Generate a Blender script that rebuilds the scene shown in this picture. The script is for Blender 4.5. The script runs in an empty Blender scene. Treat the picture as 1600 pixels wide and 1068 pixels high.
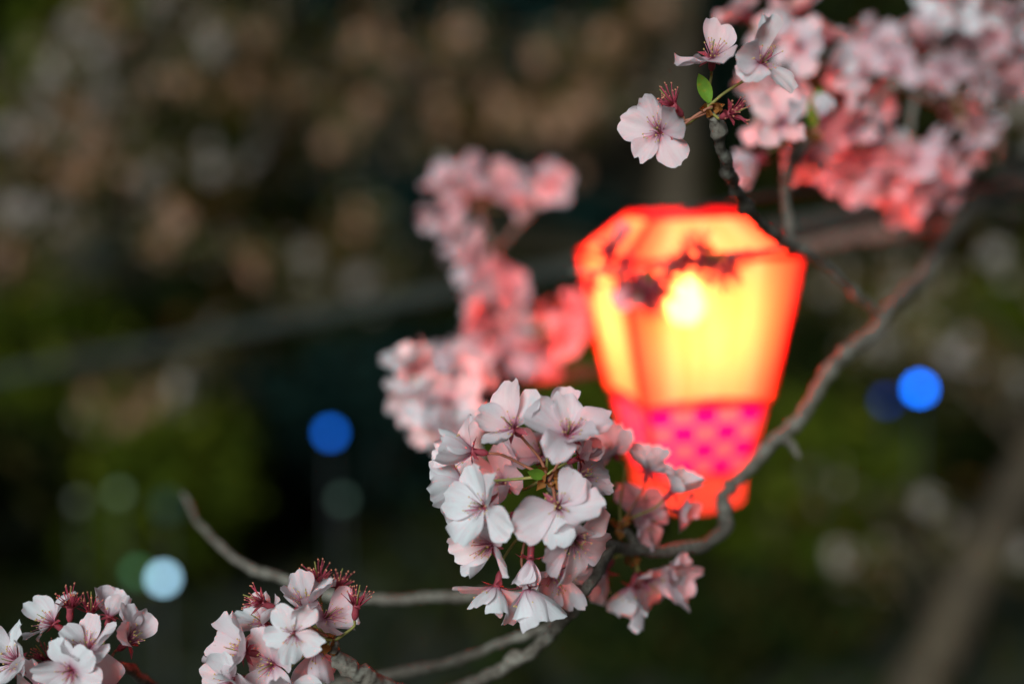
import bpy, math, random
from mathutils import Vector, Matrix, noise
import numpy as np

random.seed(11); rng = np.random.default_rng(11)
sc = bpy.context.scene
C = sc.collection
R = math.radians

# ------------------------------------------------------------------ camera
PITCH = -7.0
FOCUS = 0.67
cam_d = bpy.data.cameras.new('camera'); cam = bpy.data.objects.new('camera', cam_d); C.objects.link(cam)
cam.location = (0, 0, 1.6); cam.rotation_euler = (R(90 + PITCH), 0, 0)
cam_d.lens = 50; cam_d.sensor_width = 36; cam_d.clip_start = 0.01; cam_d.clip_end = 500
cam_d.dof.use_dof = True; cam_d.dof.focus_distance = FOCUS; cam_d.dof.aperture_fstop = 2.2
sc.camera = cam
# ------------------------------------------------------------------ world, key light, exposure
SUN_EL, SUN_AZ = 24.0, -158.0     # the lamp-like cool key stands behind the camera on its left
w = bpy.data.worlds.new('World'); sc.world = w; w.use_nodes = True
nt = w.node_tree; nt.nodes.clear()
sky = nt.nodes.new('ShaderNodeTexSky'); sky.sky_type = 'NISHITA'; sky.sun_disc = False
sky.sun_elevation = R(SUN_EL); sky.sun_rotation = R(SUN_AZ)
bg = nt.nodes.new('ShaderNodeBackground'); bg.inputs['Strength'].default_value = 0.011
out = nt.nodes.new('ShaderNodeOutputWorld')
nt.links.new(sky.outputs[0], bg.inputs[0]); nt.links.new(bg.outputs[0], out.inputs[0])
sd = bpy.data.lights.new('sun', 'SUN'); sd.energy = 4.3; sd.angle = R(26); sd.color = (0.81, 0.97, 1.0)
sun = bpy.data.objects.new('sun', sd); C.objects.link(sun)
sdir = Vector((math.sin(R(SUN_AZ)) * math.cos(R(SUN_EL)), math.cos(R(SUN_AZ)) * math.cos(R(SUN_EL)), math.sin(R(SUN_EL))))
sun.rotation_euler = (-sdir).to_track_quat('-Z', 'Y').to_euler()
sc.view_settings.view_transform = 'Standard'; sc.view_settings.look = 'None'
sc.view_settings.exposure = 0.0; sc.view_settings.gamma = 1.0; sc.view_settings.use_curve_mapping = False
sc.cycles.use_denoising = True
sc.cycles.use_adaptive_sampling = False
sc.cycles.max_bounces = 10; sc.cycles.transparent_max_bounces = 16; sc.cycles.transmission_bounces = 8
sc.cycles.sample_clamp_indirect = 40.0

# ------------------------------------------------------------------ pixel -> point (photo pixels, depth along the view axis)
FPX = 1600 * 50 / 36
CR = Vector((1, 0, 0)); CF = Vector((0, math.cos(R(PITCH)), math.sin(R(PITCH)))); CU = Vector((0, -math.sin(R(PITCH)), math.cos(R(PITCH))))
EYE = Vector((0, 0, 1.6))
def P(x, y, d): return EYE + CF * d + CR * ((x - 800) / FPX * d) + CU * ((534 - y) / FPX * d)
def V(r, u, t): return (CR * r + CU * u - CF * t).normalized()   # right, up, toward the viewer

# ------------------------------------------------------------------ materials
MATS = {}
def newmat(name):
    m = bpy.data.materials.new(name); m.use_nodes = True; m.node_tree.nodes.clear(); MATS[name] = m
    return m, m.node_tree.nodes, m.node_tree.links
def val_mix(N, L, fac, a, b):
    mx = N.new('ShaderNodeMix'); mx.data_type = 'RGBA'
    for s, v in ((0, fac), (6, a), (7, b)):
        if isinstance(v, bpy.types.NodeSocket): L.new(v, mx.inputs[s])
        else: mx.inputs[s].default_value = v if s == 0 else (*v, 1)
    return mx.outputs[2]
def math_n(N, L, op, a, b=None, clamp=False):
    n = N.new('ShaderNodeMath'); n.operation = op; n.use_clamp = clamp
    for i, v in enumerate((a, b)):
        if v is None: continue
        if isinstance(v, bpy.types.NodeSocket): L.new(v, n.inputs[i])
        else: n.inputs[i].default_value = v
    return n.outputs[0]
def ramp(N, L, fac, stops, interp='EASE'):
    n = N.new('ShaderNodeValToRGB'); n.color_ramp.interpolation = interp
    e = n.color_ramp.elements
    while len(e) < len(stops): e.new(0.5)
    for k, (p, c) in enumerate(stops):
        e[k].position = p; e[k].color = (*c, 1)
    L.new(fac, n.inputs[0]); return n.outputs[0]
def noise_n(N, L, scale, detail=3, coord='Object', rough=0.6, vec=None):
    n = N.new('ShaderNodeTexNoise'); n.inputs['Scale'].default_value = scale; n.inputs['Detail'].default_value = detail; n.inputs['Roughness'].default_value = rough
    if vec is None:
        tc = N.new('ShaderNodeTexCoord'); vec = tc.outputs[coord]
    L.new(vec, n.inputs['Vector']); return n.outputs[0]
def leafy(name, color_sock_fn, trans, rough=0.55, spec=0.25, bump=None):
    m, N, L = newmat(name)
    col = color_sock_fn(N, L)
    p = N.new('ShaderNodeBsdfPrincipled'); p.inputs['Roughness'].default_value = rough; p.inputs['Specular IOR Level'].default_value = spec
    t = N.new('ShaderNodeBsdfTranslucent'); mx = N.new('ShaderNodeMixShader'); o = N.new('ShaderNodeOutputMaterial')
    L.new(col, p.inputs['Base Color']); L.new(col, t.inputs['Color'])
    if bump:
        b = N.new('ShaderNodeBump'); b.inputs['Strength'].default_value = bump[1]; b.inputs['Distance'].default_value = bump[2]
        L.new(bump[0](N, L), b.inputs['Height']); L.new(b.outputs[0], p.inputs['Normal'])
    mx.inputs[0].default_value = trans
    L.new(p.outputs[0], mx.inputs[1]); L.new(t.outputs[0], mx.inputs[2]); L.new(mx.outputs[0], o.inputs[0])
    return m

def petal_uv(N): return N.new('ShaderNodeUVMap').outputs[0]
def petal_veins(N, L):
    mp = N.new('ShaderNodeMapping'); mp.inputs['Scale'].default_value = (16, 1.6, 1); L.new(petal_uv(N), mp.inputs[0])
    oi = N.new('ShaderNodeObjectInfo'); cb = N.new('ShaderNodeVectorMath'); cb.operation = 'ADD'
    L.new(mp.outputs[0], cb.inputs[0]); L.new(oi.outputs['Random'], cb.inputs[1])
    return noise_n(N, L, 1.0, 4, vec=cb.outputs[0])
def petal_color(N, L):
    sx = N.new('ShaderNodeSeparateXYZ'); L.new(petal_uv(N), sx.inputs[0])
    oi = N.new('ShaderNodeObjectInfo'); so = N.new('ShaderNodeSeparateColor'); L.new(oi.outputs['Color'], so.inputs[0])
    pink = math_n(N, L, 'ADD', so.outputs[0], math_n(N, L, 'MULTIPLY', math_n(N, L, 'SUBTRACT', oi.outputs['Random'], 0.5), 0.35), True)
    body = val_mix(N, L, pink, (0.86, 0.84, 0.84), (0.80, 0.52, 0.56))  # petals' own pink, plus lantern red painted in for flowers near it
    blot = noise_n(N, L, 220.0, 3, 'Object')
    body = val_mix(N, L, math_n(N, L, 'MULTIPLY', math_n(N, L, 'SUBTRACT', blot, 0.45, True), 0.6), body, (0.80, 0.55, 0.60))
    vein = math_n(N, L, 'MULTIPLY', math_n(N, L, 'SUBTRACT', petal_veins(N, L), 0.5, True), 1.2)
    body = val_mix(N, L, vein, body, (0.74, 0.42, 0.50))
    eg = math_n(N, L, 'ABSOLUTE', math_n(N, L, 'SUBTRACT', sx.outputs[0], 0.5))
    eg = math_n(N, L, 'MULTIPLY', math_n(N, L, 'POWER', math_n(N, L, 'MULTIPLY', eg, 2.0), 3.0), 0.22)
    body = val_mix(N, L, eg, body, (0.80, 0.52, 0.57))
    bn = noise_n(N, L, 330.0, 4, 'Object')
    br_ = math_n(N, L, 'MULTIPLY', math_n(N, L, 'MULTIPLY', math_n(N, L, 'SUBTRACT', bn, 0.60, True), 5.0, True), math_n(N, L, 'POWER', sx.outputs[1], 3.0))
    body = val_mix(N, L, math_n(N, L, 'MULTIPLY', br_, math_n(N, L, 'GREATER_THAN', oi.outputs['Random'], 0.55)), body, (0.50, 0.30, 0.22))
    base = math_n(N, L, 'POWER', math_n(N, L, 'SUBTRACT', 1.0, sx.outputs[1], True), 4.5)
    base = math_n(N, L, 'MULTIPLY', base, so.outputs[1], True)
    return val_mix(N, L, base, body, (0.50, 0.06, 0.17))
leafy('petal', petal_color, 0.46, 0.6, 0.2, (petal_veins, 0.35, 0.0006))
def flat(c, var=0.0, scale=400):
    def f(N, L):
        n = noise_n(N, L, scale, 3)
        return val_mix(N, L, n, tuple(x * (1 - var) for x in c), tuple(min(1, x * (1 + var)) for x in c))
    return f
leafy('calyx', flat((0.30, 0.045, 0.06), 0.5), 0.15)
leafy('filament', flat((0.62, 0.22, 0.30), 0.3), 0.3)
leafy('filament_red', flat((0.48, 0.06, 0.10), 0.3), 0.3)
leafy('anther', flat((0.62, 0.40, 0.14), 0.4, 900), 0.05)
leafy('anther_red', flat((0.55, 0.20, 0.12), 0.4, 900), 0.05)
leafy('pedicel', flat((0.26, 0.22, 0.06), 0.5, 150), 0.15)
leafy('pedicel_red', flat((0.34, 0.12, 0.07), 0.5, 150), 0.15)
leafy('bud_scale', flat((0.33, 0.12, 0.03), 0.6, 300), 0.25)
leafy('young_leaf', flat((0.16, 0.30, 0.03), 0.4, 200), 0.35)

def bark_mat(name, a, b, c, scale=90):
    m, N, L = newmat(name)
    n1 = noise_n(N, L, scale, 6, rough=0.7); n2 = noise_n(N, L, scale * 0.25, 3)
    col = ramp(N, L, n1, [(0.3, a), (0.55, b), (0.75, c)])
    col = val_mix(N, L, math_n(N, L, 'MULTIPLY', math_n(N, L, 'SUBTRACT', n2, 0.5, True), 3.0, True), col, tuple(x * 1.25 for x in c))
    p = N.new('ShaderNodeBsdfPrincipled'); p.inputs['Roughness'].default_value = 0.75; p.inputs['Specular IOR Level'].default_value = 0.3
    bu = N.new('ShaderNodeBump'); bu.inputs['Strength'].default_value = 0.8; bu.inputs['Distance'].default_value = 0.08 / scale
    o = N.new('ShaderNodeOutputMaterial')
    L.new(col, p.inputs['Base Color']); L.new(n1, bu.inputs['Height']); L.new(bu.outputs[0], p.inputs['Normal']); L.new(p.outputs[0], o.inputs[0])
    return m
bark_mat('twig_bark', (0.06, 0.042, 0.033), (0.15, 0.12, 0.095), (0.25, 0.23, 0.19), 320)
bark_mat('tree_bark', (0.016, 0.010, 0.006), (0.055, 0.036, 0.020), (0.12, 0.078, 0.042), 14)
bark_mat('pole_wood', (0.014, 0.015, 0.012), (0.028, 0.03, 0.024), (0.045, 0.045, 0.038), 40)

def leaves_mat(name, cols):
    def f(N, L):
        g = N.new('ShaderNodeNewGeometry')
        return ramp(N, L, g.outputs['Random Per Island'], [(k / (len(cols) - 1), c) for k, c in enumerate(cols)], 'LINEAR')
    return leafy(name, f, 0.25, 0.75, 0.08)
leaves_mat('leaves_dark', [(0.003, 0.006, 0.002), (0.012, 0.022, 0.003), (0.022, 0.030, 0.004), (0.05, 0.034, 0.008)])
leaves_mat('leaves_olive', [(0.02, 0.026, 0.003), (0.07, 0.09, 0.004), (0.04, 0.06, 0.004), (0.12, 0.12, 0.008)])
leaves_mat('leaves_teal', [(0.003, 0.008, 0.008), (0.006, 0.022, 0.018), (0.012, 0.032, 0.026), (0.008, 0.014, 0.009)])
leaves_mat('leaves_bronze', [(0.03, 0.03, 0.006), (0.17, 0.055, 0.012), (0.06, 0.075, 0.006), (0.08, 0.03, 0.01)])  # bronze young leaves, with some warm lamp glow put into the orange
leaves_mat('far_blossom', [(0.58, 0.44, 0.40), (0.62, 0.52, 0.49), (0.36, 0.27, 0.18), (0.60, 0.55, 0.50)])
leaves_mat('far_blossom_lamp_tint', [(0.66, 0.34, 0.22), (0.70, 0.44, 0.31), (0.42, 0.20, 0.09), (0.62, 0.31, 0.19)])  # orange lamp glow on distant blossoms, put into the petal colour

leaves_mat('far_blossom_mix', [(0.50, 0.34, 0.27), (0.09, 0.11, 0.012), (0.58, 0.44, 0.38), (0.24, 0.09, 0.025), (0.10, 0.12, 0.012), (0.06, 0.08, 0.01)])

def plain(name, col, rough=0.5, metal=0.0):
    m, N, L = newmat(name)
    p = N.new('ShaderNodeBsdfPrincipled'); p.inputs['Roughness'].default_value = rough; p.inputs['Metallic'].default_value = metal
    c = val_mix(N, L, noise_n(N, L, 60, 4), tuple(x * 0.75 for x in col), tuple(min(1, x * 1.2) for x in col))
    o = N.new('ShaderNodeOutputMaterial'); L.new(c, p.inputs['Base Color']); L.new(p.outputs[0], o.inputs[0]); return m
plain('dark_metal', (0.012, 0.012, 0.012), 0.6, 0.0)
plain('cord', (0.03, 0.03, 0.03), 0.6)
plain('trim_dark', (0.10, 0.008, 0.02), 0.4)
def emit(name, col, s):
    m, N, L = newmat(name)
    e = N.new('ShaderNodeEmission'); e.inputs[0].default_value = (*col, 1); e.inputs[1].default_value = s
    o = N.new('ShaderNodeOutputMaterial'); L.new(e.outputs[0], o.inputs[0]); return m
BULB = 560.0
emit('bulb_glow', (1.0, 0.125, 0.036), BULB)

def vinyl(name, col_fn, transparent):
    """thin backlit vinyl sheet: diffuse + translucent, a little see-through"""
    m, N, L = newmat(name)
    col = col_fn(N, L)
    d = N.new('ShaderNodeBsdfPrincipled'); d.inputs['Roughness'].default_value = 0.35; L.new(col, d.inputs['Base Color'])
    t = N.new('ShaderNodeBsdfTranslucent'); L.new(col, t.inputs[0])
    x = N.new('ShaderNodeBsdfTransparent'); L.new(col, x.inputs[0])
    a = N.new('ShaderNodeMixShader'); a.inputs[0].default_value = 0.62; L.new(d.outputs[0], a.inputs[1]); L.new(t.outputs[0], a.inputs[2])
    b = N.new('ShaderNodeMixShader'); b.inputs[0].default_value = transparent; L.new(a.outputs[0], b.inputs[1]); L.new(x.outputs[0], b.inputs[2])
    o = N.new('ShaderNodeOutputMaterial'); L.new(b.outputs[0], o.inputs[0]); return m
def panel_col(N, L):
    sx = N.new('ShaderNodeSeparateXYZ'); L.new(N.new('ShaderNodeUVMap').outputs[0], sx.inputs[0])
    # pink edge print, widened to put the glow's falloff into the sheet colour
    e = math_n(N, L, 'ABSOLUTE', math_n(N, L, 'SUBTRACT', sx.outputs[0], 0.5))
    f = ramp(N, L, e, [(0.20, (0, 0, 0)), (0.50, (1, 1, 1))])
    sp = N.new('ShaderNodeSeparateColor'); L.new(f, sp.inputs[0])
    mp = N.new('ShaderNodeMapping'); mp.inputs['Scale'].default_value = (7, 0.5, 1); L.new(N.new('ShaderNodeUVMap').outputs[0], mp.inputs[0])
    fold_shade = math_n(N, L, 'MULTIPLY', math_n(N, L, 'SUBTRACT', noise_n(N, L, 1.0, 3, vec=mp.outputs[0]), 0.35), 2.6, True)  # lighter and darker bands of the folds, painted into the sheet colour
    c = val_mix(N, L, fold_shade, (0.86, 0.38, 0.22), (0.94, 0.62, 0.52))
    c = val_mix(N, L, math_n(N, L, 'MULTIPLY', noise_n(N, L, 60, 5), 0.4), c, (0.80, 0.38, 0.18))
    return val_mix(N, L, sp.outputs[0], c, (0.85, 0.13, 0.10))
vinyl('panel_vinyl', panel_col, 0.11)
vinyl('trim_vinyl', lambda N, L: val_mix(N, L, noise_n(N, L, 80, 2), (0.80, 0.035, 0.06), (0.85, 0.05, 0.07)), 0.03)
vinyl('band_vinyl', lambda N, L: val_mix(N, L, noise_n(N, L, 60, 2), (0.85, 0.16, 0.10), (0.88, 0.22, 0.14)), 0.03)
def check_col(N, L):
    ck = N.new('ShaderNodeTexChecker'); ck.inputs['Scale'].default_value = 1.0
    ck.inputs[1].default_value = (0.85, 0.004, 0.42, 1); ck.inputs[2].default_value = (0.85, 0.20, 0.36, 1)
    L.new(N.new('ShaderNodeUVMap').outputs[0], ck.inputs[0]); return ck.outputs[0]
vinyl('check_vinyl', check_col, 0.03)

# ------------------------------------------------------------------ mesh helpers
def mesh(name, verts, faces, mats, uvs=None, midx=None, smooth=True):
    me = bpy.data.meshes.new(name)
    me.from_pydata([tuple(v) for v in verts], [], faces)
    for m in (mats if isinstance(mats, (list, tuple)) else [mats]): me.materials.append(MATS[m])
    if midx is not None: me.polygons.foreach_set('material_index', midx)
    me.polygons.foreach_set('use_smooth', [smooth] * len(me.polygons))
    if uvs is not None:
        ul = me.uv_layers.new(name='UVMap')
        lv = np.zeros(len(me.loops), dtype=np.int32); me.loops.foreach_get('vertex_index', lv)
        ul.data.foreach_set('uv', np.asarray(uvs, dtype=np.float32)[lv].ravel())
    me.update(); return me
def obj(name, me, parent=None, mat=None):
    o = bpy.data.objects.new(name, me); C.objects.link(o)
    if parent is not None: o.parent = parent
    if mat is not None: o.matrix_local = mat
    return o
def tag(o, label, cat, group=None):
    o['label'] = label; o['category'] = cat
    if group: o['group'] = group
    return o
def thing(name, loc, label, cat, group=None):
    return tag(obj(name, None, None, Matrix.Translation(loc)), label, cat, group)
def struct(o, kind='structure'): o['kind'] = kind; return o

def catmull(pts, n):
    pts = [Vector(p) for p in pts]
    if len(pts) == 2: pts = [pts[0], pts[0].lerp(pts[1], 0.5), pts[1]]
    q = [pts[0] * 2 - pts[1]] + pts + [pts[-1] * 2 - pts[-2]]
    outp = []
    for i in range(1, len(q) - 2):
        for k in range(n):
            t = k / n; a, b, c, d = q[i - 1], q[i], q[i + 1], q[i + 2]
            outp.append(0.5 * ((2 * b) + (c - a) * t + (2 * a - 5 * b + 4 * c - d) * t * t + (3 * b - a - 3 * c + d) * t ** 3))
    outp.append(pts[-1]); return outp
def tube_data(path, rads, sides=8, rough=0.0, knots=0.0, seed=0.0, wob=0.0):
    vs, fs = [], []
    n = len(path); up = Vector((0.13, 0.21, 1)).normalized()
    tot = 0.0; L = [0.0]
    for i in range(1, n): tot += (path[i] - path[i - 1]).length; L.append(tot)
    for i, p in enumerate(path):
        t = (path[min(i + 1, n - 1)] - path[max(i - 1, 0)]).normalized()
        a = t.cross(up)
        if a.length < 1e-4: a = t.cross(Vector((1, 0, 0)))
        a.normalize(); b = t.cross(a)
        r = rads[0] + (rads[1] - rads[0]) * (L[i] / max(tot, 1e-9)) if len(rads) == 2 else rads[i]
        if wob:
            p = p + Vector(noise.noise_vector(p * (0.6 / max(rads[0], 1e-4) / 3) + Vector((seed, 0, 0)))) * wob * r
        for k in range(sides):
            an = 2 * math.pi * k / sides; d = a * math.cos(an) + b * math.sin(an)
            rr = r
            if rough: rr *= 1 + rough * noise.noise((p + d * r) * (0.9 / r) + Vector((seed, 3, 7)))
            if knots: rr *= 1 + knots * max(0, noise.noise(Vector((L[i] / r * 0.33, seed, 0.5)))) * 1.6
            vs.append(p + d * rr)
    for i in range(n - 1):
        for k in range(sides):
            k2 = (k + 1) % sides
            fs.append((i * sides + k, i * sides + k2, (i + 1) * sides + k2, (i + 1) * sides + k))
    fs.append(tuple(range(sides))[::-1]); fs.append(tuple(range((n - 1) * sides, n * sides)))
    return vs, fs
def merge(parts):
    V_, F_, M_ = [], [], []
    for vs, fs, mi in parts:
        o = len(V_); V_ += list(vs); F_ += [tuple(i + o for i in f) for f in fs]; M_ += [mi] * len(fs)
    return V_, F_, M_

# ------------------------------------------------------------------ flower kit (metres, axis +Z, petals along +Y)
PL = 0.0205
def petal_mesh(k, nu=10, nv=9):
    r = random.Random(100 + k)
    W = PL * r.uniform(0.35, 0.45); cup = r.uniform(0.1, 0.75); bend = r.uniform(-0.42, 0.36); notch = r.uniform(0.02, 0.13)
    ruf = r.uniform(0.03, 0.11); ph = r.uniform(0, 6); tw = r.uniform(-0.35, 0.35); side = r.uniform(-0.12, 0.12); curl = r.uniform(-0.25, 0.35)
    jag = [r.uniform(-0.05, 0.05) for _ in range(nu + 1)]
    vs, uv, fs = [], [], []
    for j in range(nv + 1):
        v = j / nv
        hw = W * (0.13 + 0.92 * math.sin(math.pi * 0.64 * v ** 0.9) ** 1.15)
        for i in range(nu + 1):
            u = 2 * i / nu - 1
            y = PL * v * (1 - 0.26 * abs(u) ** 2.4 * v - notch * math.exp(-(u / 0.22) ** 2) * v ** 6 + jag[i] * v ** 8)
            x = u * hw + side * PL * v * v
            z = cup * u * u * hw * (0.4 + 0.6 * v) + bend * PL * v * v + ruf * PL * math.sin(3.1 * u + ph + 4 * v) * v * abs(u) + tw * u * hw * v + curl * PL * max(0, v - 0.62) ** 2 * 2.2
            z += 0.02 * PL * math.sin(9 * u + ph) * v
            vs.append((x, y, z)); uv.append((u * 0.5 + 0.5, v))
    for j in range(nv):
        for i in range(nu):
            a = j * (nu + 1) + i; fs.append((a, a + 1, a + nu + 2, a + nu + 1))
    return mesh('petal_%d' % k, vs, fs, 'petal', uv)
PETALS = [petal_mesh(k) for k in range(18)]

def stamen_mesh(k, red):
    r = random.Random(300 + k); parts = []
    for i in range(20):
        a = r.uniform(0, 6.283); th = R(r.uniform(6, 48 if not red else 60)); ln = r.uniform(0.0065, 0.0115)
        d = Vector((math.cos(a) * math.sin(th), math.sin(a) * math.sin(th), math.cos(th)))
        base = Vector((math.cos(a), math.sin(a), 0)) * r.uniform(0.0004, 0.0018)
        mid = base + d * ln * 0.5 + Vector((0, 0, ln * 0.05)); tip = base + d * ln + Vector((r.uniform(-1, 1), r.uniform(-1, 1), r.uniform(-.3, .6))) * 0.0009
        vs, fs = tube_data([base, mid, tip], (0.00028, 0.00018), 4); parts.append((vs, fs, 0))
        s = r.uniform(0.00042, 0.00062)
        ov = [tip + Vector(q) * s for q in ((1, 0, 0), (-1, 0, 0), (0, 1, 0), (0, -1, 0), (0, 0, 1.3), (0, 0, -1.3))]
        parts.append((ov, [(0, 2, 4), (2, 1, 4), (1, 3, 4), (3, 0, 4), (2, 0, 5), (1, 2, 5), (3, 1, 5), (0, 3, 5)], 1))
    vs, fs = tube_data([Vector((0, 0, -.001)), Vector((.0003, 0, .006)), Vector((0, .0004, .0115))], (0.0004, 0.0003), 4); parts.append((vs, fs, 2))
    V_, F_, M_ = merge(parts)
    return mesh('stamens', V_, F_, ['filament_red' if red else 'filament', 'anther_red' if red else 'anther', 'pedicel'], midx=M_)
STAM = [stamen_mesh(k, False) for k in range(4)]; STAM_R = [stamen_mesh(k + 10, True) for k in range(3)]

def calyx_mesh(k, star):
    r = random.Random(500 + k); parts = []
    path = [Vector((0, 0, z)) for z in (-0.0085, -0.0075, -0.0055, -0.003, -0.001, 0.0006)]
    vs, fs = tube_data(path, [0.0007, 0.0014, 0.0020, 0.0018, 0.0019, 0.0026], 10); parts.append((vs, fs, 0))
    for i in range(5):
        a = math.pi * 2 * i / 5 + 0.63; ln = r.uniform(0.0060, 0.0085); el = R(r.uniform(-30, 20)) if not star else R(r.uniform(5, 50))
        o = Vector((math.cos(a), math.sin(a), 0)); t = Vector((-math.sin(a), math.cos(a), 0)); d = o * math.cos(el) + Vector((0, 0, 1)) * math.sin(el)
        b = o * 0.0019; nrm = d.cross(t)
        pv = [b - t * .0013, b + t * .0013, b + d * ln * .45 - t * .0016 + nrm * .0004, b + d * ln * .45 + t * .0016 + nrm * .0004, b + d * ln * .45 - nrm * .0003, b + d * ln + nrm * r.uniform(-.001, .001)]
        parts.append((pv, [(0, 1, 4), (0, 4, 2), (1, 3, 4), (2, 4, 5), (4, 3, 5)], 0))
    V_, F_, M_ = merge(parts)
    return mesh('flower', V_, F_, ['calyx'], midx=M_)
CAL = [calyx_mesh(k, False) for k in range(4)]; CAL_S = [calyx_mesh(k + 8, True) for k in range(3)]

def frame(o, z, spin=0.0):
    z = z.normalized(); x = z.orthogonal().normalized()
    # put local +Y as near as possible to 'up on the picture' so that spin is readable
    y = (CU - z * CU.dot(z))
    if y.length < 0.15: y = (CR - z * CR.dot(z))
    y.normalize(); x = y.cross(z)
    m = Matrix((x, y, z)).transposed().to_4x4()
    return Matrix.Translation(o) @ m @ Matrix.Rotation(spin, 4, 'Z')

def add_flower(cl, pos, axis, spur, spin=None, kind='open', scale=1.0, pink=0.3, opening=None, missing=(), deep=0.8, pedred=False):
    """pos, spur in world; a flower is a calyx mesh with petals, stamens and stalk under it"""
    root = cl.location
    spin = random.uniform(0, 6.28) if spin is None else R(spin)
    scale *= 0.91
    M = frame(pos - root, axis, spin) @ Matrix.Scale(scale, 4)
    star = kind == 'bare'
    f = obj('flower', random.choice(CAL_S if star else CAL), cl, M)
    f.color = (pink, deep, 0, 1)
    Mi = M.inverted()
    # stalk from the spur to the calyx foot, bending into the flower's axis
    a = Mi @ (spur - root); b = Vector((0, 0, -0.0082)); L = (a - b).length
    pts = [a, a.lerp(b, 0.4) + Vector((0, 0, -0.25 * L)) * 0.35 + Vector((random.uniform(-1, 1), random.uniform(-1, 1), 0)) * L * 0.05, b + Vector((0, 0, -0.22 * L)), b]
    vs, fs = tube_data(catmull(pts, 4), (0.0009, 0.00075), 6, 0.12)
    obj('stalk', mesh('stalk', vs, fs, 'pedicel_red' if pedred or random.random() < 0.35 else 'pedicel'), f)
    if kind != 'bud':
        obj('stamens', random.choice(STAM_R if star else STAM), f, Matrix.Rotation(random.uniform(0, 6.28), 4, 'Z'))
    if star: return f
    op = opening if opening is not None else random.uniform(58, 82)
    if kind == 'bud': op = 14
    for i in range(5):
        if i in missing: continue
        el = R(90 - op) + R(random.uniform(-16, 16))
        az = 2 * math.pi * i / 5 + R(random.uniform(-9, 9))
        pm = Matrix.Rotation(az, 4, 'Z') @ Matrix.Translation((0, 0.0012, 0.0006)) @ Matrix.Rotation(el, 4, 'X') @ Matrix.Rotation(R(random.uniform(-24, 24)), 4, 'Y')
        s = random.uniform(0.88, 1.16) * (0.72 if kind == 'bud' else 1)
        p = obj('petal', random.choice(PETALS), f, pm @ Matrix.Scale(s, 4))
        p.color = (pink, deep, 0, 1)
    return f

def scales_mesh(seed, n=9, s=0.006):
    r = random.Random(seed); parts = []
    for i in range(n):
        a = r.uniform(0, 6.28); el = R(r.uniform(10, 75)); ln = s * r.uniform(0.7, 1.5); wd = ln * 0.33
        o = Vector((math.cos(a), math.sin(a), 0)); t = Vector((-math.sin(a), math.cos(a), 0)); d = o * math.cos(el) + Vector((0, 0, 1)) * math.sin(el)
        n_ = d.cross(t); b = o * 0.0012 + Vector((0, 0, r.uniform(-.003, .002)))
        m_ = b + d * ln * .5
        parts.append(([b - t * wd * .5, b + t * wd * .5, m_ - t * wd + n_ * wd * .4, m_ + t * wd + n_ * wd * .4, m_ - n_ * wd * .3, b + d * ln + n_ * wd * r.uniform(-.3, .8)],
                      [(0, 1, 4), (0, 4, 2), (1, 3, 4), (2, 4, 5), (4, 3, 5)], 0))
    V_, F_, M_ = merge(parts); return mesh('bud_scales', V_, F_, 'bud_scale')
def leaf_mesh():
    vs, fs, uv = [], [], []
    for j in range(8):
        v = j / 7; hw = 0.0042 * math.sin(math.pi * (0.06 + 0.94 * v)) ** 0.8
        for i in range(5):
            u = i / 2 - 1; vs.append((u * hw, 0.018 * v, 0.5 * abs(u) * hw + 0.003 * v * v)); uv.append((u, v))
    for j in range(7):
        for i in range(4): a = j * 5 + i; fs.append((a, a + 1, a + 6, a + 5))
    return mesh('young_leaf', vs, fs, 'young_leaf', uv)
LEAF = leaf_mesh()

def cluster(label, spur, anchor, flowers, D, group=None, pink=0.3, scales=True, leaves=(), spur_r=0.0024, deep=0.8, jit=0.0):
    """spur: (x, y, depth) where stalks meet; anchor: point on the branch; flowers: (x, y, depth offset, axis, spin, options)"""
    S = P(*spur)
    cl = thing('blossom_cluster', S, label, 'cherry blossom', group)
    if anchor is not None:
        A = P(*anchor) if not isinstance(anchor, Vector) else anchor
        pts = [A - S, (A - S) * 0.5 + Vector((0, 0, 0.002)), Vector((0, 0, 0))]
        vs, fs = tube_data(catmull(pts, 6), (spur_r, spur_r * 0.9), 8, 0.3, 0.5, random.random() * 9)
        obj('spur', mesh('spur', vs, fs, 'twig_bark'), cl)
    if scales:
        obj('bud_scales', scales_mesh(random.randrange(9999)), cl, frame(Vector((0, 0, 0)), V(*random.choice([(0.3, 0.6, 0.6), (0.2, -0.3, 0.8), (-.3, .2, .9)]))))
    for x, y, dd, ax, spin, opt in flowers:
        o = dict(pink=pink, deep=deep); o.update(opt)
        sp = S + Vector((random.uniform(-1, 1), random.uniform(-1, 1), random.uniform(-1, 1))) * 0.002
        if 'spur' in o: sp = P(*o.pop('spur'))
        add_flower(cl, P(x, y, D + dd), V(*ax), sp, spin, **o)
    for lx, ly, ld, ax in leaves:
        z = V(*ax)
        tip = P(lx, ly, ld); d = (tip - S); y = d.normalized(); n_ = -CF - y * (-CF).dot(y); n_.normalize(); x_ = y.cross(n_)
        obj('young_leaf', LEAF, cl, Matrix.Translation(d * 0.15) @ Matrix((x_, y, n_)).transposed().to_4x4() @ Matrix.Scale(d.length / 0.018 * 0.9, 4))
    return cl
def auto(pts, spur, D, spread=0.02, bias=0.45, **kw):
    """flowers at the given pixels, facing outward from the spur and partly to the viewer"""
    outl = []
    for q in pts:
        x, y = q[0], q[1]; o = dict(q[2]) if len(q) > 2 else {}
        v = Vector((x - spur[0], spur[1] - y)) / 70
        t = random.uniform(-0.3, 0.9) + bias
        outl.append((x, y, random.uniform(-spread, spread), (v.x + random.uniform(-.4, .4), v.y + random.uniform(-.4, .4), t), None, o))
    return outl

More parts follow.
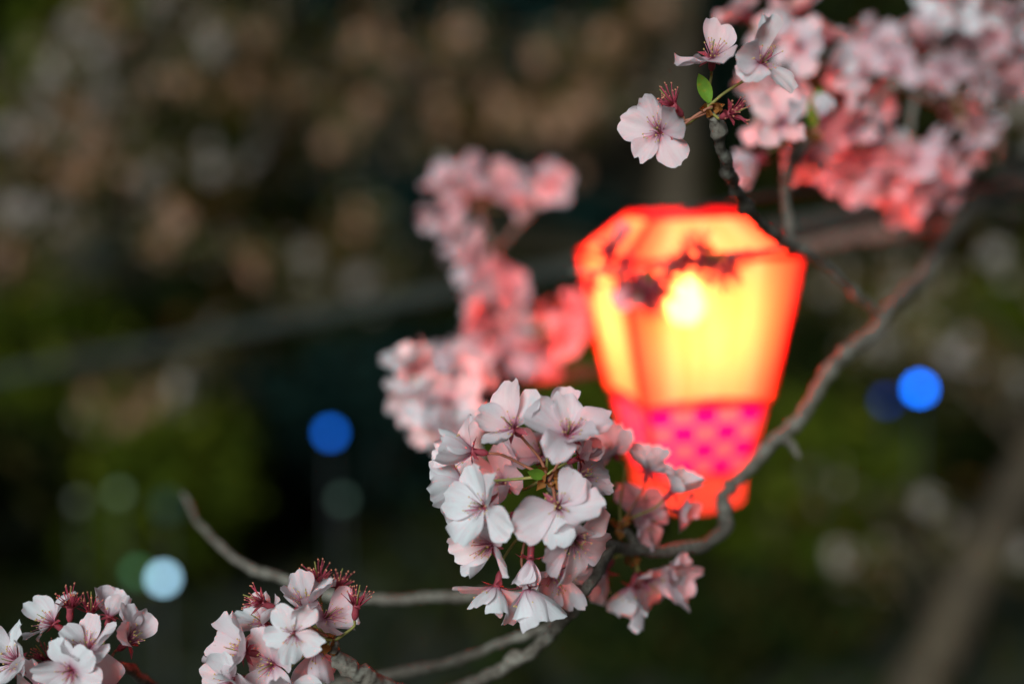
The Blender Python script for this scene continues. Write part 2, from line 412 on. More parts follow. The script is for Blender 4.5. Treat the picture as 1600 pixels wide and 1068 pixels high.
# ================================================================== THE SETTING
def ground():
    n = 60; vs, fs = [], []
    for j in range(n + 1):
        for i in range(n + 1):
            x = (i / n - 0.5); y = j / n
            X = math.copysign(abs(x * 2) ** 2.2, x) * 120; Y = -20 + y ** 2.2 * 220
            vs.append((X, Y, 0.12 * noise.noise(Vector((X * 0.3, Y * 0.3, 0)))))
    for j in range(n):
        for i in range(n): a = j * (n + 1) + i; fs.append((a, a + 1, a + n + 2, a + n + 1))
    m, N, L = newmat('earth')
    c = ramp(N, L, noise_n(N, L, 1.3, 8), [(0.3, (0.006, 0.006, 0.003)), (0.5, (0.014, 0.016, 0.004)), (0.7, (0.030, 0.030, 0.008))])
    p = N.new('ShaderNodeBsdfPrincipled'); p.inputs['Roughness'].default_value = 0.9; L.new(c, p.inputs[0])
    o = N.new('ShaderNodeOutputMaterial'); L.new(p.outputs[0], o.inputs[0])
    struct(obj('ground', mesh('ground', vs, fs, 'earth')))
ground()

def leaf_cloud(centres, radii, n, size, seed):
    """n small folded leaves spread through ellipsoid clumps"""
    g = np.random.default_rng(abs(int(seed)) + 1); k = g.integers(0, len(centres), n)
    d = g.normal(size=(n, 3)); d /= np.linalg.norm(d, axis=1)[:, None]
    r = g.uniform(0.35, 1.0, n) ** 0.6
    c = np.asarray(centres)[k] + d * r[:, None] * np.asarray(radii)[k]
    a = g.normal(size=(n, 3)); a /= np.linalg.norm(a, axis=1)[:, None]
    b = np.cross(a, g.normal(size=(n, 3))); b /= np.linalg.norm(b, axis=1)[:, None]
    nn = np.cross(a, b); s = (size * g.uniform(0.6, 1.3, n))[:, None]
    v = np.stack([c - a * s, c + b * s * .42 + nn * s * .12, c + a * s, c - b * s * .42 + nn * s * .12], 1).reshape(-1, 3)
    i = np.arange(n)[:, None] * 4
    f = np.concatenate([i + [0, 1, 2], i + [0, 2, 3]]).tolist()
    return v.tolist(), f

def shrub(x, d, h, wd, mat, label, n=2600, ground_y=None, leaf=0.05):
    q = P(x, 600, d); base = Vector((q.x, q.y, -0.05))
    t = thing('shrub', base, label, 'shrub')
    r = random.Random(int(x * 7 + d * 100)); cs, rs = [], []
    for k in range(9):
        a = r.uniform(0, 6.28); rr = wd * 0.5 * r.uniform(0.0, 0.75); z = h * r.uniform(0.3, 0.85)
        cs.append((rr * math.cos(a), rr * math.sin(a), z)); s = r.uniform(0.22, 0.38)
        rs.append((wd * s, wd * s, h * s * 0.7))
    v, f = leaf_cloud(cs, rs, n, leaf, int(x + d * 31)); obj('foliage', mesh('foliage', v, f, mat, smooth=False), t)
    for k in range(4):
        c = Vector(cs[k]); vs, fs = tube_data(catmull([Vector((0, 0, 0)), Vector((c.x * .3, c.y * .3, c.z * .5)), c], 5), (0.022, 0.008), 6, .2)
        obj('stem', mesh('stem', vs, fs, 'tree_bark'), t)

def evergreen(x, d, h, wd, mat, label, n=15000):
    q = P(x, 500, d); base = Vector((q.x, q.y, -0.1))
    t = thing('broadleaf_tree', base, label, 'tree')
    r = random.Random(int(x * 3 + d * 77)); cs, rs = [], []
    vs, fs = tube_data(catmull([Vector((0, 0, 0)), Vector((.1, 0, h * .4)), Vector((-.1, .1, h * .9))], 8), (0.16, 0.04), 9, .2)
    tr = obj('trunk', mesh('trunk', vs, fs, 'tree_bark'), t)
    for k in range(22):
        a = r.uniform(0, 6.28); z = h * (0.06 + 0.9 * k / 22); rr = wd * 0.5 * r.uniform(0.15, 0.85) * (1.1 - 0.55 * z / h)
        c = Vector((rr * math.cos(a), rr * math.sin(a), z)); cs.append(tuple(c)); s = r.uniform(0.2, 0.34); rs.append((wd * s * 1.15, wd * s * 1.15, h * 0.13))
        if k % 3 == 0:
            lv, lf = tube_data(catmull([Vector((0, 0, z * .7)), c * .6 + Vector((0, 0, z * .3)), c], 4), (0.05, 0.015), 6, .2)
            obj('limb', mesh('limb', lv, lf, 'tree_bark'), t)
    v, f = leaf_cloud(cs, rs, n, 0.105, int(x * 5 + d)); obj('crown', mesh('crown', v, f, mat, smooth=False), t)

evergreen(-900, 12.5, 6.0, 4.2, 'leaves_dark', 'tall dark evergreen beyond the left cherry tree, outermost of the row')
evergreen(-120, 11.0, 5.6, 3.8, 'leaves_olive', 'olive green broadleaf tree behind the pale left blossoms')
evergreen(420, 12.0, 6.2, 4.2, 'leaves_dark', 'dark broadleaf tree behind the left blossoming cherry')
evergreen(860, 10.5, 5.6, 3.6, 'leaves_teal', 'blackish teal broadleaf tree behind the lamplight tinted blossoms')
evergreen(1250, 11.5, 6.0, 4.0, 'leaves_dark', 'dark broadleaf tree straight behind the glowing lantern')
evergreen(1640, 10.8, 5.8, 3.8, 'leaves_dark', 'dark broadleaf tree behind the leaning trunk')
evergreen(2400, 12.5, 6.0, 4.4, 'leaves_olive', 'olive broadleaf tree beyond the leaning trunk, outermost of the row')

for a in [
    (60, 6.2, 1.25, 1.5, 'leaves_olive', 'yellow green shrub at the foot of the left cherry tree'),
    (330, 7.4, 1.2, 1.6, 'leaves_dark', 'dark rounded shrub behind the pale stake lamp'),
    (250, 5.2, 0.75, 1.0, 'leaves_olive', 'low olive shrub close to the pair of green stake lamps'),
    (560, 6.3, 1.0, 1.5, 'leaves_teal', 'blackish teal shrub behind the blue stake lamp'),
    (800, 7.6, 1.3, 1.7, 'leaves_dark', 'dark shrub left of the straight cherry trunk'),
    (905, 5.6, 1.05, 0.9, 'leaves_olive', 'bright olive shrub between the main blossoms and the lantern'),
    (1290, 5.0, 0.85, 1.1, 'leaves_olive', 'bright olive shrub below the lantern foot'),
    (1180, 7.2, 1.2, 1.6, 'leaves_dark', 'dark shrub straight behind the lantern'),
    (1480, 7.0, 1.2, 1.5, 'leaves_dark', 'dark shrub behind the bright blue stake lamp'),
    (1700, 6.0, 1.3, 1.4, 'leaves_olive', 'olive shrub right of the leaning trunk'),
    (1090, 4.4, 0.45, 0.9, 'leaves_dark', 'low dark shrub in front of the bright olive one'),
    (-150, 5.0, 0.9, 1.3, 'leaves_dark', 'dark shrub left of the left cherry tree'),
]: shrub(*a)

def ground_cover():
    g = np.random.default_rng(5); n = 26000
    x = g.uniform(-6, 6, n); y = g.uniform(2.2, 10, n)
    c = np.stack([x, y, g.uniform(0.0, 0.10, n) + 0.05 * np.sin(x * 2.1) * np.sin(y * 1.7)], 1)
    a = g.normal(size=(n, 3)); a[:, 2] = np.abs(a[:, 2]) + .4; a /= np.linalg.norm(a, axis=1)[:, None]
    b = np.cross(a, g.normal(size=(n, 3))); b /= np.linalg.norm(b, axis=1)[:, None]; s = (0.06 * g.uniform(.5, 1.3, n))[:, None]
    v = np.stack([c - a * s, c + b * s * .35, c + a * s, c - b * s * .35], 1).reshape(-1, 3); i = np.arange(n)[:, None] * 4
    f = np.concatenate([i + [0, 1, 2], i + [0, 2, 3]]).tolist()
    o = obj('ground_cover', mesh('ground_cover', v.tolist(), f, 'leaves_dark', smooth=False)); o['kind'] = 'stuff'; tag(o, 'low dark green plants covering the earth between shrubs', 'ground cover')
ground_cover()

def cherry(base, pts, trunk_r, limbs, label, peach, leaf_n=500, seed=0):
    """cherry tree further back: trunk through pts, a limb and a blossom spray for each (x, y, d, r)"""
    t = thing('cherry_tree', base, label, 'cherry tree')
    path = catmull([p - base for p in pts], 10)
    vs, fs = tube_data(path, trunk_r, 12, .25, .2, seed, .15); obj('trunk', mesh('trunk', vs, fs, 'tree_bark'), t)
    cs = []
    for k, (x, y, d, r) in enumerate(limbs):
        c = P(x, y, d) - base; cs.append(tuple(c))
        zt = c.z + 0.35 * abs((c - Vector((0, 0, c.z))).length) * (-1) * 0.6
        near = min(path[len(path) // 4:], key=lambda q: abs(q.z - zt) + 0.15 * (q - c).length)
        mid = near.lerp(c, 0.55) + Vector((random.uniform(-.05, .05), random.uniform(-.05, .05), 0.10))
        lv, lf = tube_data(catmull([near, mid, c], 6), (0.016, 0.004), 6, .3, .3, k); lb = obj('limb', mesh('limb', lv, lf, 'tree_bark'), t)
        g_ = random.Random(seed * 50 + k); bc = [tuple(c)]; brs = [(r * .75, r * .75, r * .85)]
        for _ in range(2 if k % 2 else 1):
            o_ = Vector((g_.gauss(0, 1), g_.gauss(0, 1), g_.gauss(0, 1))) * r * 1.15; bc.append(tuple(c + o_)); z_ = r * g_.uniform(.35, .6); brs.append((z_, z_, z_ * 1.3))
        for m_, (cc, rr) in enumerate(zip(bc, brs)):
            v, f = leaf_cloud([cc], [rr], int((130 if m_ == 0 else 50) * (r / 0.05) ** 1.5 * g_.uniform(.6, 1.3)), 0.017, seed * 100 + k * 7 + m_)
            obj('blossom_spray', mesh('blossom_spray', v, f, 'far_blossom_lamp_tint' if peach(x, y) else 'far_blossom', smooth=False), lb)
    v, f = leaf_cloud(cs, [(0.22, 0.22, 0.16)] * len(cs), leaf_n, 0.035, seed + 900)
    obj('crown', mesh('crown', v, f, 'leaves_bronze', smooth=False), t)
    g_ = np.random.default_rng(seed + 40); big = [(c[0] + g_.normal() * .12, c[1] + abs(g_.normal()) * .3, c[2] + g_.normal() * .10) for c in cs for _ in range(3)]
    rr = g_.uniform(.06, .17, len(big)); v, f = leaf_cloud(big, np.stack([rr, rr, rr * .8], 1), 46 * len(big), 0.018, seed + 41)
    o = obj('loose_blossom', mesh('loose_blossom', v, f, 'far_blossom_mix', smooth=False), t); o['kind'] = 'stuff'

left = [(108, 50, 5.6, .055), (155, 78, 5.5, .05), (60, 152, 5.2, .06), (105, 175, 5.3, .055), (160, 158, 5.6, .06), (212, 140, 5.8, .065), (285, 130, 5.6, .05), (335, 72, 5.7, .065),
        (404, 62, 6.0, .05), (125, 280, 5.0, .055), (140, 240, 5.2, .05), (42, 330, 5.0, .06), (12, 205, 5.0, .05), (285, 345, 4.8, .05), (232, 285, 5.3, .05), (330, 268, 5.6, .045),
        (385, 130, 5.8, .05), (170, 20, 5.7, .05), (20, 400, 5.2, .045), (60, 250, 5.6, .05), (395, 410, 5.2, .05), (248, 12, 5.8, .05), (340, 150, 5.9, .05),
        (200, 660, 5.2, .06), (240, 640, 5.4, .055), (275, 608, 5.3, .045), (165, 640, 5.6, .05)]
mid = [(430, 180, 6.4, .05), (472, 140, 6.2, .06), (575, 165, 5.8, .06), (620, 88, 6.0, .06), (562, 65, 6.0, .055), (516, 225, 6.2, .055), (727, 52, 6.0, .055), (480, 400, 6.0, .05),
       (562, 352, 6.0, .055), (556, 440, 5.9, .05), (700, 205, 6.2, .06), (762, 120, 6.3, .065), (792, 172, 6.0, .075), (842, 168, 6.0, .08), (912, 162, 5.8, .08), (872, 185, 5.9, .06),
       (950, 60, 6.2, .065), (1020, 18, 6.2, .065), (690, 165, 6.2, .06), (930, 110, 6.3, .05), (330, 520, 6.4, .04), (420, 210, 6.3, .05), (1010, 130, 6.6, .06), (1290, 450, 6.6, .05)]
right = [(1450, 785, 4.6, .04), (1490, 552, 4.8, .045), (1378, 538, 5.0, .045), (1590, 600, 4.7, .05), (1265, 738, 4.9, .045), (1312, 868, 4.5, .04), (1595, 860, 4.2, .04), (1410, 455, 5.2, .04), (1590, 150, 4.8, .06), (1560, 400, 5.0, .04)]
b = P(-40, 700, 6.4); b.z = -0.1
cherry(b, [b, b + Vector((.06, .02, .9)), P(20, 300, 6.1), P(120, 60, 5.9), P(230, -250, 6.0)], (0.10, 0.04), [(x, y, d, r) for x, y, d, r in left],
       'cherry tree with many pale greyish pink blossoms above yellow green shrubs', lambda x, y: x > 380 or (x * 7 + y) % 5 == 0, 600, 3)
b = P(1040, 600, 6.6); b.z = -0.1
cherry(b, [b, P(1050, 420, 6.55), P(1062, 150, 6.5), P(1050, -80, 6.4), P(1000, -300, 6.4)], (0.14, 0.07), mid,
       'cherry tree with upright brown trunk and lamplight tinted blossoms behind the lantern', lambda x, y: x > 440 and y < 380, 1200, 5)
b = P(1400, 1200, 4.0); b.z = -0.05
cherry(b, [b, P(1440, 1060, 4.05), P(1500, 940, 4.1), P(1575, 800, 4.2), P(1680, 560, 4.4), P(1720, 200, 4.6), P(1660, -200, 4.8)], (0.085, 0.04), right,
       'leaning cherry tree with a slanting pale brown trunk and few blossoms', lambda x, y: False, 350, 7)

# ------------------------------------------------------------------ stake lamps with round glass globes
def stake_lamp(x, y, d, r, col, s, label):
    c = P(x, y, d); base = Vector((c.x, c.y, 0.0))
    t = thing('stake_lamp', base, label, 'garden lamp', 'small lamps on stakes among the shrubs')
    name = 'globe_%02x' % (len(MATS)); emit(name, col, s)
    h = c.z; vs, fs = [], []
    for i in range(13):
        th = math.pi * i / 12
        for k in range(20): a = 2 * math.pi * k / 20; vs.append((r * math.sin(th) * math.cos(a), r * math.sin(th) * math.sin(a), h - r * math.cos(th)))
    for i in range(12):
        for k in range(20): fs.append((i * 20 + k, i * 20 + (k + 1) % 20, (i + 1) * 20 + (k + 1) % 20, (i + 1) * 20 + k))
    obj('globe', mesh('globe', vs, fs, name), t)
    vs, fs = tube_data([Vector((0, 0, z)) for z in (-.1, h * .5, h - r * 1.05)], (0.006, 0.006), 8); obj('stake', mesh('stake', vs, fs, 'dark_metal'), t)
    vs, fs = tube_data([Vector((0, 0, z)) for z in (h - r * 1.5, h - r * 1.1, h - r * .8)], [0.007, r * .55, r * .7], 12); obj('socket', mesh('socket', vs, fs, 'dark_metal'), t)
stake_lamp(516, 676, 4.6, .018, (0.006, 0.10, 0.52), 8, 'blue glowing globe lamp on a stake in front of the teal shrub')
stake_lamp(1437, 607, 4.6, .018, (0.005, 0.17, 1.0), 16, 'brightest blue globe lamp on a stake, right of the lantern')
stake_lamp(1385, 626, 4.9, .016, (0.006, 0.03, 0.25), 4, 'faint dark blue globe lamp beside the brightest blue one')
stake_lamp(255, 903, 3.5, .016, (0.24, 0.42, 0.54), 10.5, 'pale icy blue globe lamp on a short stake over dark ground')
stake_lamp(214, 893, 3.8, .016, (0.03, 0.10, 0.045), 5, 'faint green globe lamp right next to the pale icy one')
stake_lamp(185, 770, 4.3, .016, (0.05, 0.075, 0.045), 5, 'dim grey green globe lamp at the low olive shrub, taller stake of the pair')
stake_lamp(122, 783, 4.3, .016, (0.05, 0.06, 0.045), 3.5, 'fainter grey globe lamp at the low olive shrub, shorter stake of the pair')
stake_lamp(535, 780, 4.5, .016, (0.04, 0.07, 0.055), 4, 'faint grey globe lamp on a low stake under the blue one')
stake_lamp(262, 790, 4.7, .03, (0.03, 0.075, 0.065), 1.0, 'dull teal globe lamp right of the grey green pair')

# ------------------------------------------------------------------ the pole that carries the lantern
a, b = P(-80, 603, 3.4), P(1640, 280, 1.22)
dirv = (a - b).normalized()
foot = b + dirv * ((b.z + 0.1) / -dirv.z)
t = thing('lantern_pole', foot, 'long grey wooden pole slanting upward behind the glowing lantern', 'pole')
e = b - dirv * 0.5
vs, fs = tube_data([foot.lerp(e, k / 40) - foot for k in range(41)], (0.013, 0.0125), 12, .05); obj('shaft', mesh('shaft', vs, fs, 'pole_wood'), t)
vs, fs = tube_data([e - foot + Vector((0, 0, z)) for z in (-e.z - .1, -.6, .25)], (0.03, 0.025), 10, .05); obj('upright', mesh('upright', vs, fs, 'pole_wood'), t)

# ------------------------------------------------------------------ the lantern
LD = 1.02; LC = P(1072, 500, LD); LROT = R(11)
lz = lambda y: (P(1072, y, LD) - LC).z
lan = thing('paper_lantern', LC, 'glowing square lantern with yellow lit sides, red edges and pink checked foot', 'lantern')
lan.rotation_euler = (0, R(-1.5), LROT)
def ring(s, z): h = s / 2; return [Vector((-h, -h, z)), Vector((h, -h, z)), Vector((h, h, z)), Vector((-h, h, z))]
def quad_panel(name, a0, a1, b1, b0, mat, uvk=(1, 1), n=10, bulge=0.0, arch=0.0, gap=0.0):
    """sheet between bottom edge a0-a1 and top edge b0-b1, slightly bulged, with thickness"""
    vs, fs, uv = [], [], []
    nrm = (a1 - a0).cross(b0 - a0).normalized()
    for side in (0,):
        for j in range(n + 1):
            for i in range(n + 1):
                u, v = i / n, j / n; u2 = gap + (1 - 2 * gap) * u
                p = a0.lerp(a1, u2).lerp(b0.lerp(b1, u2), v)
                p = p + nrm * (bulge * 4 * u * (1 - u) * math.sin(math.pi * v) - side * 0.0006) + Vector((0, 0, arch * 4 * u * (1 - u) * (1 - v)))
                vs.append(p); uv.append((u * uvk[0], v * uvk[1]))
    o = (n + 1) ** 2
    for j in range(n):
        for i in range(n):
            k = j * (n + 1) + i; fs.append((k, k + 1, k + n + 2, k + n + 1))
    return obj(name, mesh(name, vs, fs, mat, uv), lan)
S_E, S_M, S_L0, S_L1, S_B = .126, .092, .086, .066, .062
zE, zM, zL0, zL1, zB = lz(396), lz(617), lz(622), lz(733), lz(782)
zT = zE + .028; S_T = .066
rE, rM, rL0, rL1, rB, rT = ring(S_E, zE), ring(S_M, zM), ring(S_L0, zL0), ring(S_L1, zL1), ring(S_B, zB), ring(S_T, zT)
for k in range(4):
    q = (k + 1) % 4
    quad_panel('side_panel', rM[k], rM[q], rE[q], rE[k], 'panel_vinyl', bulge=.003, arch=.004, gap=.004)
    quad_panel('foot_panel', rL1[k], rL1[q], rL0[q], rL0[k], 'check_vinyl', (5.0, 4.0), bulge=.002, gap=.004)
    quad_panel('roof_panel', rE[k], rE[q], rT[q], rT[k], 'panel_vinyl', bulge=.002, gap=.004)
    quad_panel('base_band', rB[k], rB[q], rL1[q], rL1[k], 'band_vinyl', arch=-.006, gap=.003)
def strip(name, p, q, w_, mat='trim_vinyl'):
    vs, fs = tube_data([p, p.lerp(q, .5), q], (w_, w_), 8); return obj(name, mesh(name, vs, fs, mat), lan)
for k in range(4):
    q = (k + 1) % 4
    strip('corner_trim', rM[k], rE[k], .0016); strip('corner_trim', rE[k], rT[k], .0016); strip('corner_trim', rL1[k], rL0[k], .0024)
    strip('edge_trim', rE[k], rE[q], .0022); strip('edge_trim', rM[k] + Vector((0, 0, -.001)), rM[q] + Vector((0, 0, -.001)), .0017, 'trim_dark'); strip('edge_trim', rT[k], rT[q], .0028)
    strip('edge_trim', rL0[k], rL0[q], .0016); strip('edge_trim', rL1[k], rL1[q], .0012)
# top cap, bulb, socket, cord and bracket
quad_panel('top_cap', rT[0], rT[1], rT[2], rT[3], 'trim_vinyl', n=4)
bz = lz(478); br = .0135; vs, fs = [], []
prof = [(0.0, -br)] + [(br * math.sin(math.pi * t), -br * math.cos(math.pi * t)) for t in (.12, .25, .4, .55, .7)] + [(.0075, .0165), (.0070, .022)]
for (r_, z_) in prof:
    for k in range(16): an = 2 * math.pi * k / 16; vs.append((max(r_, .0003) * math.cos(an), max(r_, .0003) * math.sin(an), bz + z_))
for i in range(len(prof) - 1):
    for k in range(16): fs.append((i * 16 + k, i * 16 + (k + 1) % 16, (i + 1) * 16 + (k + 1) % 16, (i + 1) * 16 + k))
obj('bulb', mesh('bulb', vs, fs, 'bulb_glow'), lan)
vs, fs = tube_data([Vector((0, 0, z)) for z in (bz + .0215, bz + .03, bz + .05)], [.009, .010, .008], 14); obj('socket', mesh('socket', vs, fs, 'cord'), lan)
vs, fs = tube_data([Vector((0, 0, bz + .05)), Vector((0, 0, zT)), Vector((0, 0, zT + .004))], (.003, .003), 8); obj('cord', mesh('cord', vs, fs, 'cord'), lan)
# bracket from the cap back to the pole
Mw = Matrix.Translation(LC) @ Matrix.Rotation(LROT, 4, 'Z')
tp = LC + Vector((0, 0, zT + .002))
cpt = min((foot.lerp(e, k / 400) for k in range(401)), key=lambda q: (q - tp).length)
pts = [Mw.inverted() @ q for q in (tp, tp.lerp(cpt, .3) + Vector((0, 0, .006)), cpt)]
vs, fs = tube_data(catmull(pts, 6), (.0028, .0028), 8); obj('bracket', mesh('bracket', vs, fs, 'dark_metal'), lan)

# ================================================================== BRANCHES
def branch(name, pts, rads, label, subs=(), mat='twig_bark', rough=.28, knots=.35, seed=0.0, cat='branch'):
    W = [P(*p) for p in pts]; base = W[0]
    t = thing(name, base, label, cat)
    path = catmull([p - base for p in W], 14)
    vs, fs = tube_data(path, rads, 10, rough, knots, seed, .8); obj('bark', mesh('bark', vs, fs, mat), t)
    for sp, sr in subs:
        q = catmull([P(*p) - base for p in sp], 12); vs, fs = tube_data(q, sr, 8, rough, knots, seed + 2.3, .4); obj('twig', mesh('twig', vs, fs, mat), t)
    return t
branch('cherry_branch', [(2700, -420, 2.4), (2200, -180, 2.0), (1760, 100, 1.58), (1600, 245, 1.38), (1500, 345, 1.20), (1445, 430, 1.06), (1390, 492, .95), (1372, 520, .93), (1300, 572, .90), (1245, 655, .865), (1205, 690, .85), (1170, 730, .835), (1128, 772, .815)],
       (0.0185, 0.0033), 'grey main branch running from upper right down past the lantern foot',
       [([(1128, 768, .817), (1133, 800, .81), (1131, 828, .80), (1100, 850, .785), (1060, 856, .77), (1005, 860, .745), (955, 850, .72), (900, 830, .70), (858, 790, .695)], (0.0036, 0.0026)),
        ([(1214, 682, .853), (1235, 692, .855), (1250, 714, .855)], (0.0028, 0.0014)),
        ([(1500, 344, 1.20), (1465, 352, 1.26), (1420, 360, 1.33), (1330, 372, 1.34), (1240, 390, 1.35)], (0.008, 0.006)),
        ([(1600, 330, 1.5), (1540, 325, 1.4), (1500, 345, 1.20)], (0.004, 0.005)),
        ([(1600, 246, 1.38), (1540, 215, 1.22), (1480, 170, 1.06), (1400, 130, 1.0)], (0.005, 0.003))], seed=1.0)
branch('cherry_twig', [(1385, 499, .945), (1330, 450, .90), (1262, 395, .86), (1236, 384, .84), (1205, 366, .80), (1160, 312, .74), (1128, 240, .69), (1114, 182, .672)],
       (0.0024, 0.0025), 'slim knobbly twig rising past the lantern roof to the upper blossoms',
       [([(1238, 384, .84), (1234, 350, .86), (1226, 300, .86), (1240, 250, .85), (1268, 215, .85)], (0.0030, 0.0024)),
        ([(1236, 384, .84), (1180, 393, .87), (1120, 398, .89), (1060, 408, .90), (1005, 425, .905), (950, 424, .91), (893, 424, .915)], (0.0016, 0.0009))], seed=4.0, knots=.7, rough=.35)
branch('cherry_branch', [(905, 925, .70), (885, 965, .72), (840, 1010, .75), (770, 1050, .78), (700, 1085, .80)], (0.0030, 0.0036),
       'pale grey branch curving down below the main blossom cluster', [([(905, 935, .74), (860, 975, .77), (780, 1005, .80), (700, 1035, .83), (600, 1056, .85), (480, 1075, .87)], (0.0022, 0.0032)),
       ([(905, 928, .70), (935, 890, .71), (955, 852, .72)], (0.0028, 0.0030))], seed=7.0)
branch('cherry_branch', [(920, 905, .76), (840, 925, .79), (730, 930, .82), (590, 936, .84), (500, 925, .85), (440, 903, .86), (385, 885, .87), (345, 852, .88), (318, 826, .90), (300, 800, .93), (288, 770, .96)],
       (0.0036, 0.0014), 'blurred grey branch passing behind the flowers with orange bud scales', seed=9.0)
branch('cherry_twig', [(524, 1020, .665), (545, 1042, .668), (585, 1060, .675), (640, 1085, .69), (700, 1110, .70)], (0.0030, 0.0036), 'short knobbly twig ending in the flowers with orange bud scales', seed=3.0, knots=.8, rough=.4)
branch('cherry_twig', [(172, 1052, .67), (200, 1040, .70), (235, 1075, .73), (280, 1130, .76)], (0.0022, 0.0030), 'thin blurred twig under the flowers over the dark ground', seed=5.0)
branch('cherry_branch', [(1010, 560, 1.30), (900, 585, 1.24), (800, 600, 1.16), (770, 560, 1.15), (790, 490, 1.17), (770, 400, 1.2), (745, 330, 1.22), (690, 240, 1.25)],
       (0.0045, 0.0025), 'blurred brown branch carrying the red lit blossoms left of the lantern', [([(795, 600, 1.15), (740, 610, 1.05), (690, 640, .97), (670, 660, .95)], (.0035, .002)), ([(790, 490, 1.17), (840, 520, 1.12), (890, 500, 1.08)], (.003, .002)), ([(770, 400, 1.2), (820, 340, 1.2), (860, 300, 1.2)], (.0022, .0015))], seed=6.0)

# ================================================================== BLOSSOMS
D0 = 0.67
O = lambda **k: k
cluster('large white and pink blossom cluster hanging beside the lantern foot', (856, 745, .672), (880, 812, .697), [
    (802, 668, -.012, (-.45, .55, .72), 20, O(pink=.22, opening=62, missing=(3,))),
    (886, 680, -.020, (.08, .55, .72), 0, O(pink=.4, opening=58, scale=1.05)),
    (868, 655, .014, (.2, .7, .2), 30, O(pink=.5, opening=60)),
    (738, 705, .000, (-.92, .12, .15), 15, O(pink=.15, opening=52, missing=(2,), pedred=True)),
    (724, 752, .012, (-.85, -.05, -.25), 40, O(pink=.15, opening=60)),
    (757, 791, -.022, (-.50, .32, .78), 12, O(pink=.05, opening=70, deep=.25, spur=(835, 806, .67))),
    (768, 850, -.010, (-.52, -.30, .70), 30, O(pink=.02, opening=66, spur=(835, 806, .67))),
    (776, 915, .000, (-.25, -.90, .28), 0, O(pink=.0, opening=58, spur=(835, 806, .67))),
    (823, 918, -.006, (.18, -.95, .22), 20, O(pink=.05, opening=50, spur=(835, 806, .67))),
    (873, 792, -.026, (.08, .12, .9), 28, O(pink=.25, opening=74, deep=.3, scale=1.1, missing=(0,))),
    (896, 842, -.018, (.35, -.30, .82), 40, O(pink=.35, opening=68, scale=1.06, spur=(845, 806, .67))),
    (868, 893, .022, (.2, -.5, .5), 10, O(pink=.5, opening=70, spur=(845, 806, .67))),
    (846, 712, .030, (-.1, .5, .55), 5, O(pink=.55, opening=72)),
    (788, 756, .030, (-.5, .2, .6), 0, O(pink=.5, opening=70)),
    (902, 748, .016, (.6, .25, .55), 0, O(pink=.45, opening=66)),
    (829, 872, -.008, (-.05, -.98, .1), 0, O(kind='bud', pink=.35, spur=(838, 806, .67))),
    (905, 715, -.002, (.75, .35, .3), 0, O(kind='bud', pink=.6, scale=.85)),
    (795, 808, -.006, (-.8, -.2, .4), 0, O(kind='bud', pink=.5, scale=.7, spur=(835, 806, .67))),
  ], D0, pink=.3, leaves=[(822, 735, .665, (0, 0, 1))])
cluster('blurred pink blossom cluster overlapping the checked lantern foot', (968, 822, .735), (1000, 860, .745), [
    (958, 708, .010, (-.4, .5, .5), 0, O(pink=.3, opening=66, scale=.85)), (1012, 735, .000, (.2, .8, .2), 0, O(pink=.2, opening=50, scale=.85)), (1050, 768, .000, (.6, .6, .2), 0, O(pink=.1, opening=56, scale=.85)),
    (1000, 790, .025, (.3, .4, .5), 0, O(pink=.8, scale=.85)), (1062, 798, .022, (.8, -.1, .4), 0, O(pink=.8, scale=.6, missing=(2,))), (1010, 812, .02, (.4, .0, .6), 0, O(pink=.8, scale=.85))], .735, pink=.5)
cluster('small pink blossom cluster hanging under the crooked grey twig end', (985, 868, .745), (985, 860, .742), [
    (1010, 906, .012, (.5, -.4, .7), 0, O(pink=.6, opening=60)), (988, 915, -.002, (-.3, -.8, .3), 0, O(pink=.2, opening=40)), (945, 890, -.004, (-.6, -.6, .4), 0, O(pink=.25, opening=50)),
    (1036, 900, .016, (.8, .0, .3), 0, O(pink=.7, opening=55))], .745, pink=.5)
cluster('sharp blossoms and bare red calyxes on the twig tip above the lantern', (1112, 168, .672), None, [
    (1031, 207, -.005, (-.35, .05, .92), 5, O(pink=.3, opening=72)),
    (1113, 90, -.004, (-.05, .62, .70), 45, O(pink=.45, opening=74, missing=(0, 3))),
    (1190, 98, -.012, (.15, .25, .92), 8, O(pink=.05, opening=76, missing=(4,))),
    (1052, 164, .000, (-.6, .6, .4), 0, O(kind='bare')),
    (1142, 178, -.010, (.5, .1, .8), 0, O(kind='bare', spur=(1114, 180, .672))),
    (1030, 178, .012, (-.7, .4, .2), 0, O(kind='bare'))], D0, leaves=[(1091, 118, .67, (0, 0, 1))])
